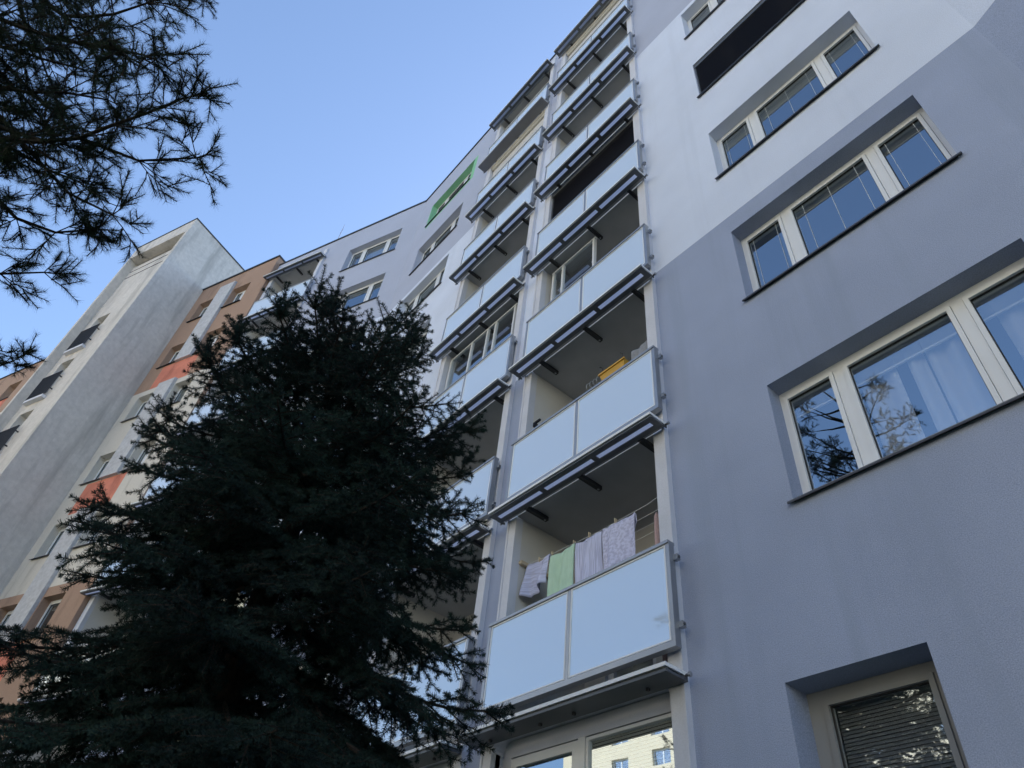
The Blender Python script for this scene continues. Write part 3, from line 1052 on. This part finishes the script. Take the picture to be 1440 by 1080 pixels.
# ------------------------------------------------------------------ concrete stair tower
TW = empty('stair_tower', FC.p(-13.8, GZ, 1.0), 'weathered pale concrete stair tower rising above the brown block', 'tower')
PT = 2.235
FT = Facade(FB.p(0, 0, PT).x, FB.p(0, 0, PT).y, ANG)      # front plane of the fins
T0, T1, TROOF = -15.85, -11.83, 26.62
mb = MB()
rec = (T0 + 0.16, T1 - 0.2, GZ + 0.3, TROOF - 0.90)
DEP = 0.36
wall(mb, FT, T0, T1, GZ, TROOF, [(*rec, DEP, None)], lambda s, z: M['concrete'])
tz = [19.27 - 2.8 * k for k in range(0, 8)]
opsT = [(-15.16, -14.32, z, z + 2.17, 0.25, None) for z in tz]
slots = [(rec[0] + 0.02, rec[1] - 0.02, TROOF - 1.22, TROOF - 0.92, 0.5, None),
         (rec[0] + 0.02, rec[1] - 0.02, TROOF - 1.62, TROOF - 1.55, 0.2, M['dark']), (rec[0] + 0.02, rec[1] - 0.02, TROOF - 2.12, TROOF - 2.05, 0.2, M['dark'])]
wall(mb, FT, rec[0], rec[1], rec[2], rec[3], opsT + slots, lambda s, z: M['concrete'], d=-DEP)
for x in ((T1, 'r'), (T0, 'l')):
    mb.face([FT.p(x[0], GZ, 0), FT.p(x[0], GZ, -6.5), FT.p(x[0], TROOF, -6.5), FT.p(x[0], TROOF, 0)], M['concrete'])
mb.face([FT.p(T0, GZ, -6.5), FT.p(T1, GZ, -6.5), FT.p(T1, TROOF, -6.5), FT.p(T0, TROOF, -6.5)], M['concrete'])
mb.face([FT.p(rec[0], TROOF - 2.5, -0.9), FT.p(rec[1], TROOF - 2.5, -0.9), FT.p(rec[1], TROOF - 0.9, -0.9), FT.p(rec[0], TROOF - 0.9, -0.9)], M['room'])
mb.build('wall', TW)
mb = MB()
mb.face([FT.p(T0, TROOF - 0.05, 0), FT.p(T1, TROOF - 0.05, 0), FT.p(T1, TROOF - 0.05, -6.5), FT.p(T0, TROOF - 0.05, -6.5)], M['roof'])
mb.build('roof', TW)
mb = MB()
mb.box(FT, T0 - 0.03, T1 + 0.03, TROOF, TROOF + 0.06, 0.03, -0.2, M['flash'])
mb.box(FT, T1 - 0.2, T1 + 0.03, TROOF, TROOF + 0.06, -0.201, -6.5, M['flash'])
mb.box(FT, T0 - 0.03, T0 + 0.2, TROOF, TROOF + 0.06, -0.201, -6.5, M['flash'])
mb.build('roof_flashing', TW)
for z in tz:
    window(FT, TW, -15.16, -14.32, z, z + 2.17, 0.25, [(-15.06, -14.78), (-14.68, -14.42)], d=-DEP, silld=0.06, sillm=M['pilaster'])
    mb = MB()
    a, b, z0, z1, dd = -15.30, -14.12, z + 0.03, z + 1.22, -0.24
    mb.box(FT, a, b, z1 - 0.04, z1, dd + 0.02, dd - 0.02, M['dark'])
    mb.box(FT, a, b, z0, z0 + 0.03, dd + 0.015, dd - 0.015, M['dark'])
    n = 15
    for i in range(n + 1):
        x = a + (b - a) * i / n
        mb.box(FT, x - 0.009, x + 0.009, z0 + 0.03, z1 - 0.04, dd + 0.012, dd - 0.012, M['dark'])
    for q in (0.25, 0.8):
        mb.box(FT, b - 0.03, b + 0.0, z0 + (z1 - z0) * q - 0.02, z0 + (z1 - z0) * q + 0.02, dd - 0.021, -DEP, M['dark'])
        mb.box(FT, a, a + 0.03, z0 + (z1 - z0) * q - 0.02, z0 + (z1 - z0) * q + 0.02, dd - 0.021, -DEP, M['dark'])
    mb.build('railing', TW)
    mb = MB()
    mb.box(FT, -15.28, -14.14, z - 0.16, z - 0.035, -0.20, -DEP, M['pilaster'])
    mb.build('ledge', TW)

# ------------------------------------------------------------------ next brown block, left of the tower
FL = Facade(FB.p(0, 0, DC).x, FB.p(0, 0, DC).y, ANG)
BL = empty('apartment_building', FL.p(-23, GZ), 'brown block with an orange band seen left beyond the concrete tower', 'apartment building')
L0, L1 = -40.0, -15.86


def zoneL(s, z):
    for zo in (20.2, 14.56):
        if zo < z < zo + 1.25 and (s + 200) % 9 < 6:
            return M['orange']
    if z > 20.2 or z < 8.7:
        return M['brown']
    return M['cream']


opsL = []
for j in range(0, 8):
    z = C_SILL - 2.82 * j + 0.15
    for q in range(7):
        a = -17.6 - 3.1 * q
        opsL.append((a - 1.1, a, z, z + 1.27, 0.3, None))
mb = MB()
wall(mb, FL, L0, L1, GZ, CROOF + 0.1, opsL, zoneL, zb=[20.2, 8.7, 14.56, 21.45, 15.81])
for x in (L0,):
    mb.face([FL.p(x, GZ, 0), FL.p(x, GZ, -11), FL.p(x, CROOF + 0.1, -11), FL.p(x, CROOF + 0.1, 0)], M['brown'])
mb.face([FL.p(L0, GZ, -11), FL.p(L1, GZ, -11), FL.p(L1, CROOF + 0.1, -11), FL.p(L0, CROOF + 0.1, -11)], M['cream'])
mb.build('wall', BL)
mb = MB()
mb.face([FL.p(L0, CROOF, 0), FL.p(L1, CROOF, 0), FL.p(L1, CROOF, -11), FL.p(L0, CROOF, -11)], M['roof'])
mb.box(FL, L0, L1, CROOF + 0.09, CROOF + 0.16, 0.05, -0.3, M['flash'])
mb.build('roof', BL)
for a, b, c, e, *_ in opsL:
    window(FL, BL, a, b, c, e, 0.3, [(a + 0.1, b - 0.1)], silld=0.06)

# ------------------------------------------------------------------ block across the street (seen in the panes only)
FO = Facade(0, -47, math.pi)
OP = empty('apartment_building', FO.p(0, GZ), 'sunlit cream apartment block across the street, mirrored in the ground floor panes', 'apartment building')
opsO = []
for k in range(-1, 11):
    for q in range(22):
        a = -61 + q * 5.4
        opsO.append((a, a + 2.2, SILL + ST * k, SILL + ST * k + 1.4, 0.25, None))
mb = MB()
wall(mb, FO, -64, 62, GZ, 34.5, opsO, lambda s, z: M['oppwall'])
for x in (-64, 62):
    mb.face([FO.p(x, GZ), FO.p(x, GZ, -12), FO.p(x, 34.5, -12), FO.p(x, 34.5)], M['oppwall'])
mb.face([FO.p(-64, GZ, -12), FO.p(62, GZ, -12), FO.p(62, 34.5, -12), FO.p(-64, 34.5, -12)], M['oppwall'])
mb.build('wall', OP)
mb = MB()
mb.face([FO.p(-64, 34.4), FO.p(62, 34.4), FO.p(62, 34.4, -12), FO.p(-64, 34.4, -12)], M['roof'])
mb.build('roof', OP)
for a, b, c, e, *_ in opsO:
    m2 = MB()
    frame_rect(m2, FO, a, b, c, e, 0.1, -0.25, -0.32, M['white'])
    m2.box(FO, (a + b) / 2 - 0.06, (a + b) / 2 + 0.06, c + 0.1, e - 0.1, -0.25, -0.32, M['white'])
    o = m2.build('window', OP)
    m2 = MB()
    m2.box(FO, a + 0.1, b - 0.1, c + 0.1, e - 0.1, -0.29, -0.30, M['glass'])
    m2.face([FO.p(a, c, -0.8), FO.p(b, c, -0.8), FO.p(b, e, -0.8), FO.p(a, e, -0.8)], M['room'])
    m2.build('pane', o)


# ------------------------------------------------------------------ conifers
def unit(v):
    return v / (np.linalg.norm(v, axis=-1, keepdims=True) + 1e-12)


class Needles:
    """collects shoots (segments) and turns them into thin needle triangles in one go"""

    def __init__(self):
        self.a, self.b, self.l, self.n, self.fan = [], [], [], [], []

    def shoot(self, p, q, length, per_m, lean):
        self.a.append(p)
        self.b.append(q)
        self.l.append(length)
        self.n.append(max(3, int(np.linalg.norm(np.subtract(q, p)) * per_m)))
        self.fan.append(lean)

    def build(self, name, parent, m, width, blunt=False):
        a = np.repeat(np.array(self.a), self.n, axis=0)
        b = np.repeat(np.array(self.b), self.n, axis=0)
        ln = np.repeat(np.array(self.l), self.n) * RNG.uniform(0.7, 1.1, len(a))
        lean = np.repeat(np.array(self.fan), self.n)
        t = RNG.uniform(0, 1, len(a))[:, None]
        ax = unit(b - a)
        ref = RNG.normal(size=ax.shape)
        side = unit(np.cross(ax, ref))
        base = a + (b - a) * t
        d = unit(side * 1.0 + ax * lean[:, None] * RNG.uniform(0.6, 1.4, len(a))[:, None])
        tip = base + d * ln[:, None]
        wv = unit(np.cross(d, RNG.normal(size=d.shape))) * width
        n = len(a)
        nv = 4 if blunt else 3
        v = np.empty((n, nv, 3))
        org = np.array(parent_org(parent))
        v[:, 0] = base - wv - org
        v[:, 1] = base + wv - org
        v[:, 2] = tip - org
        if blunt:
            v[:, 2] = tip + wv * 0.7 - org
            v[:, 3] = tip - wv * 0.7 - org
        me = bpy.data.meshes.new(name)
        me.vertices.add(n * nv)
        me.vertices.foreach_set("co", v.reshape(-1))
        me.loops.add(n * nv)
        me.loops.foreach_set("vertex_index", np.arange(n * nv, dtype=np.int32))
        me.polygons.add(n)
        me.polygons.foreach_set("loop_start", np.arange(0, n * nv, nv, dtype=np.int32))
        me.materials.append(m)
        me.update(calc_edges=True)
        o = bpy.data.objects.new(name, me)
        COL.objects.link(o)
        o.parent = parent
        return o


# ---- spruce in front of the block
TD = 4.6
TA = R(-73.15)
TX, TY = TD * math.sin(TA), TD * math.cos(TA)
TOPZ = 1.11 * TD
SP = empty('spruce_tree', (TX, TY, GZ), 'dark bushy spruce standing in front of the grey block', 'spruce tree')
mb = MB()
mb.tube([(TX, TY, GZ - 0.05), (TX + 0.02, TY, 1.0), (TX - 0.01, TY + 0.01, 3.0), (TX, TY, TOPZ - 0.45)], [0.16, 0.12, 0.065, 0.012], M['bark'], 10)
mb.build('trunk', SP, smooth=True)
nd = Needles()
tw = MB()
rs = np.random.default_rng(5)
SHOOT_L, SHOOT_N = 0.027, 900


def crown_r(h):
    return 1.62 * (1 - math.exp(-h / 1.5)) + 0.04 * h


def add_shoot(p, d, L, droop=0.0):
    """one needle-clad shoot, slightly curved, as two segments"""
    d = unit(np.asarray(d, float))
    mid = p + d * L * 0.55 + np.array([0, 0, -droop * L * 0.3])
    end = mid + unit(d + np.array([0, 0, -droop])) * L * 0.45
    nd.shoot(p, mid, SHOOT_L, SHOOT_N, 0.45)
    nd.shoot(mid, end, SHOOT_L, SHOOT_N * 1.1, 0.55)
    nd.shoot(end - d * 0.012, end, SHOOT_L * 0.9, 2600, 1.6)
    tw.tube([tuple(p), tuple(mid), tuple(end)], [0.0035, 0.0028, 0.0015], M['bark'], 3)
    return mid, end


def spray(p, d, L, depth, droop):
    """a branchlet with side shoots in one rough plane"""
    d = unit(np.asarray(d, float))
    up = np.array([0, 0, 1.0])
    side = unit(np.cross(d, up) + 1e-6)
    nor = np.cross(side, d)
    n = max(1, int(L / 0.105))
    pts = [np.array(p)]
    for i in range(n):
        d = unit(d + np.array([0, 0, -droop * 0.05]) + rs.normal(size=3) * 0.05)
        pts.append(pts[-1] + d * (L / n))
    for i in range(n):
        nd.shoot(pts[i], pts[i + 1], SHOOT_L, SHOOT_N * 0.8, 0.6)
    tw.tube([tuple(q) for q in pts], [0.006 * (1 - 0.6 * i / n) for i in range(n + 1)], M['bark'], 3)
    for i in range(1, n + 1):
        t = i / n
        l2 = L * (0.62 - 0.42 * t) * rs.uniform(0.7, 1.15)
        for sg in (-1, 1):
            if rs.random() < 0.12:
                continue
            dd = unit(d * rs.uniform(0.65, 1.0) + side * sg * rs.uniform(0.75, 1.0) + nor * rs.uniform(-0.3, 0.3))
            if depth > 0 and l2 > 0.14:
                spray(pts[i], dd, l2, depth - 1, droop)
            elif l2 > 0.045:
                add_shoot(pts[i], dd, max(0.07, l2), droop * 0.3)


def spruce_branch(z, az, L, rise):
    d0 = np.array([math.sin(az), math.cos(az), rise])
    d0 = unit(d0)
    p = np.array([TX, TY, z])
    n = max(3, int(L / 0.11))
    d = d0
    pts = [p]
    for i in range(n):
        t = i / n
        d = unit(d + np.array([0, 0, -0.05 if t < 0.5 else 0.07]) + rs.normal(size=3) * 0.03)
        pts.append(pts[-1] + d * (L / n))
    tw.tube([tuple(q) for q in pts], [0.006 + 0.016 * (L / 1.7) * (1 - i / n) for i in range(n + 1)], M['bark'], 5)
    side0 = unit(np.cross(d0, np.array([0, 0, 1.0])))
    for i in range(1, n + 1):
        t = i / n
        dd = unit(pts[i] - pts[i - 1])
        if t > 0.35:
            nd.shoot(pts[i - 1], pts[i], SHOOT_L, SHOOT_N * 0.7, 0.6)
        if t < 0.12:
            continue
        l2 = min(0.62, 0.16 + L * 0.36 * (1.05 - t) * min(1, 2.4 * t)) * rs.uniform(0.75, 1.2)
        for sg in (-1, 1):
            sd = unit(dd * rs.uniform(0.6, 0.9) + side0 * sg * rs.uniform(0.75, 1.0) + np.array([0, 0, rs.uniform(-0.35, 0.12)]))
            spray(pts[i], sd, l2, 1 if l2 > 0.25 else 0, 0.5 + 0.9 * (1 - t))
        if rs.random() < 0.5:
            spray(pts[i], unit(dd * 0.5 + np.array([0, 0, -0.8]) + rs.normal(size=3) * 0.2), l2 * 0.6, 0, 0.6)
    # upturned candle with its ring of side shoots on the upper tips
    if TOPZ - pts[-1][2] < 1.9 and L > 0.4 and rs.random() < 0.75:
        c = rs.uniform(0.2, 0.42)
        base = pts[-1]
        tipd = unit(unit(pts[-1] - pts[-2]) * 0.45 + np.array([0, 0, 1.0]))
        _, e = add_shoot(base, tipd, c)
        for f in (0.12, 0.5):
            q0 = base + (e - base) * f
            for q in range(4):
                a = q * 1.571 + rs.uniform(-0.3, 0.3)
                add_shoot(q0, unit(np.array([math.sin(a), math.cos(a), rs.uniform(0.35, 0.8)])), (0.19 - 0.12 * f) * rs.uniform(0.8, 1.2))
    # tip rosette
    for q in range(3):
        add_shoot(pts[-1], unit(unit(pts[-1] - pts[-2]) + rs.normal(size=3) * 0.45), rs.uniform(0.10, 0.16))


# leader and its whorl shoots
top = np.array([TX, TY, TOPZ - 0.47])
add_shoot(top, (0.02, 0, 1), 0.47)
for q in range(5):
    a = q * 2 * math.pi / 5 + 0.4
    add_shoot(top + np.array([0, 0, 0.03]), (math.sin(a), math.cos(a), 1.0), 0.24)
    spray(top - np.array([0, 0, 0.12]), (math.sin(a + .6), math.cos(a + .6), 0.75), 0.34, 0, 0.1)
h = 0.42                                        # h = depth of the branch tips below the top
while TOPZ - h > GZ + 0.5:
    rr = crown_r(h)
    rise = max(-0.22, 0.95 - 0.43 * h) if h < 2.6 else -0.2
    nb = 4 if h < 0.7 else (6 if h < 1.3 else 7)
    off = rs.uniform(0, 6.28)
    for q in range(nb):
        az = off + q * 2 * math.pi / nb + rs.normal() * 0.18
        L = rr * rs.uniform(0.80, 1.10)
        lf = max(0.0, -0.29 * math.sin(az) - 0.956 * math.cos(az))
        if h > 1.6:
            L *= 1 - 0.2 * lf * min(1, (h - 1.6) / 0.8) * (1 if h < 4.0 else max(0, 1 - (h - 4.0) * 1.5))
        zb = TOPZ - h - rise * L * 0.85 + rs.uniform(-0.1, 0.1)
        spruce_branch(max(GZ + 0.4, min(zb, TOPZ - 0.5)), az, L * math.sqrt(1 + rise * rise), rise)
    if h > 0.9:
        for q in range(1):
            L = rr * rs.uniform(0.4, 0.7)
            spruce_branch(max(GZ + 0.4, TOPZ - h - rise * L), rs.uniform(0, 6.28), L, rise)
    h += 0.17 + 0.035 * min(h, 3)
# a second leader left of the main one
spruce_branch(TOPZ - 0.95, R(-160), 0.85, 1.7)
nd.build('crown', SP, M['spruce'], 0.0013, True)
tw.build('branches', SP)
print('spruce needles', sum(nd.n), 'twig faces', len(tw.f))

# ---- pine hanging in from the left
PX, PYY, PTOP = -4.9, -3.3, 13.6
CR = np.array([[*cr_], [*(-cu_)], [*cf_]])


def ray(px, py):
    v = CR.T @ np.array([(px - 720) / FPX, (py - 540) / FPX, 1.0])
    return v / np.linalg.norm(v)


def build_pine(label, group, traced):
    P = empty('pine_tree', (PX, PYY, GZ), label, 'pine tree', group)
    mb = MB()
    mb.tube([(PX - 0.05, PYY, GZ - 0.05), (PX, PYY, 2.5), (PX + 0.1, PYY + 0.05, 6.0), (PX, PYY, 9.0), (PX + 0.05, PYY, PTOP)], [0.24, 0.19, 0.14, 0.08, 0.02], M['bark'], 12)
    mb.build('trunk', P, smooth=True)
    nd = Needles()
    tw = MB()
    rs = np.random.default_rng(21)
    NL = 0.056

    def tuft(p, d, L):
        d = unit(np.asarray(d, float))
        q = p + d * L
        nd.shoot(p, q, NL, 640, 0.9)
        tw.tube([tuple(p), tuple(q)], [0.004, 0.003], M['bark'], 3)

    def twig(p, d, L, depth):
        d = unit(np.asarray(d, float))
        n = max(2, int(L / 0.10))
        pts = [np.array(p)]
        for i in range(n):
            d = unit(d + rs.normal(size=3) * 0.16 + np.array([0, 0, 0.05]))
            pts.append(pts[-1] + d * (L / n))
        tw.tube([tuple(q) for q in pts], [0.003 + 0.006 * L * (1 - i / n) for i in range(n + 1)], M['bark'], 4)
        for i in range(1, n + 1):
            if depth > 0 and i >= 1:
                for _ in range(2):
                    dd = unit(d * 0.7 + rs.normal(size=3) * 0.62)
                    twig(pts[i], dd, L * rs.uniform(0.35, 0.6), depth - 1)
            elif depth == 0 and rs.random() < 0.55:
                tuft(pts[i], unit(d * 0.8 + rs.normal(size=3) * 0.5), rs.uniform(0.05, 0.11))
        tuft(pts[-1] - d * 0.06, d, rs.uniform(0.10, 0.16))

    def limb(pts, r0, l2, dens=0.2):
        pts = [np.array(q, float) for q in pts]
        # resample
        out = [pts[0]]
        for a, b in zip(pts[:-1], pts[1:]):
            n = max(1, int(np.linalg.norm(b - a) / dens))
            for i in range(1, n + 1):
                out.append(a + (b - a) * i / n + (rs.normal(size=3) * 0.012 if i < n else 0))
        N = len(out)
        tw.tube([tuple(q) for q in out], [r0 * (1 - 0.85 * i / (N - 1)) for i in range(N)], M['bark'], 6)
        for i in range(2, N):
            t = i / (N - 1)
            if t < 0.25:
                continue
            d = unit(out[i] - out[i - 1])
            for _ in range(4 if rs.random() < 0.6 else 3):
                dd = unit(d * 0.75 + rs.normal(size=3) * 0.6)
                twig(out[i], dd, l2 * (1.1 - 0.6 * t) * rs.uniform(0.6, 1.15), 1)
        twig(out[-1], unit(out[-1] - out[-2]), l2 * 0.4, 1)

    # limbs that reach into the picture (given as directions and distances, all joined to the trunk)
    L = [
        (5.6, [((-60, 15), 5.9), ((97, 58), 5.5), ((170, 71), 5.2), ((205, 78), 5.1)], 0.42),
        (5.0, [((-40, 206), 5.6), ((113, 194), 5.3), ((210, 158), 5.1), ((258, 138), 5.0)], 0.38),
        (5.0, [((60, 198), 5.4), ((113, 194), 5.3), ((195, 226), 5.2), ((276, 222), 5.0)], 0.36),
        (4.2, [((-60, 90), 6.0), ((58, 230), 5.6), ((97, 272), 5.4), ((158, 302), 5.2)], 0.32),
        (3.9, [((-50, 240), 6.0), ((23, 307), 5.7), ((78, 327), 5.5), ((118, 324), 5.4)], 0.30),
        (3.6, [((-90, 350), 6.0), ((0, 385), 5.9), ((62, 383), 5.8)], 0.30),
        (2.9, [((-150, 500), 6.2), ((-45, 530), 6.1), ((18, 508), 6.0)], 0.2),
        (6.2, [((-80, -80), 6.3), ((90, 22), 5.9), ((160, 20), 5.6), ((205, 5), 5.5)], 0.42),
        (6.6, [((-50, -120), 6.6), ((60, -30), 6.2), ((180, -40), 6.0)], 0.5),
        (5.4, [((-120, 90), 6.2), ((-10, 120), 5.9), ((90, 130), 5.7), ((150, 140), 5.6)], 0.45),
        (5.8, [((-120, 40), 6.4), ((20, 70), 6.3), ((110, 95), 6.1)], 0.5),
        (4.6, [((-140, 150), 6.3), ((-30, 180), 6.2), ((70, 240), 6.0), ((110, 255), 5.9)], 0.36),
    ]
    if traced:
        for zt, pp, l2 in L:
            limb([np.array([PX, PYY, zt - 0.6])] + [ray(*q) * dist for q, dist in pp], 0.04, l2)
    # the rest of the crown
    zz = 3.0
    while zz < PTOP - 0.2:
        nb = 4
        for q in range(nb):
            az = rs.uniform(0, 6.28)
            # leave out those that would cross in front of the traced ones
            dirv = np.array([math.sin(az), math.cos(az)])
            if traced and dirv @ unit(np.array([1.9, 3.0])) > 0.55 and zz < 9.0:
                continue
            Lm = (0.5 + 0.34 * (PTOP - zz) ** 0.85) * rs.uniform(0.75, 1.1)
            Lm = min(Lm, 2.7)
            p0 = np.array([PX, PYY, zz])
            p1 = p0 + np.array([dirv[0], dirv[1], 0.25]) * Lm * 0.5
            p2 = p0 + np.array([dirv[0], dirv[1], 0.35]) * Lm
            limb([p0, p1, p2], 0.035, 0.42, 0.3)
        zz += 0.55
    nd.build('crown', P, M['pine'], 0.0009)
    tw.build('branches', P)
    print('pine needles', sum(nd.n), 'twig faces', len(tw.f))
    return P


PINE = build_pine('pine with long drooping needled boughs at upper left', 'pines on the lawn', True)
for (x, y, rz, lb) in ((-13.5, -9.0, 2.0, 'pine on the lawn farther left behind the photographer'), (-2.5, -13.5, 4.1, 'pine on the lawn straight behind the photographer')):
    P = PINE.copy()
    COL.objects.link(P)
    P.location = (x, y, GZ)
    P.rotation_euler = (0, 0, rz)
    P["label"] = lb
    for ch in list(PINE.children):
        c = ch.copy()
        COL.objects.link(c)
        c.parent = P
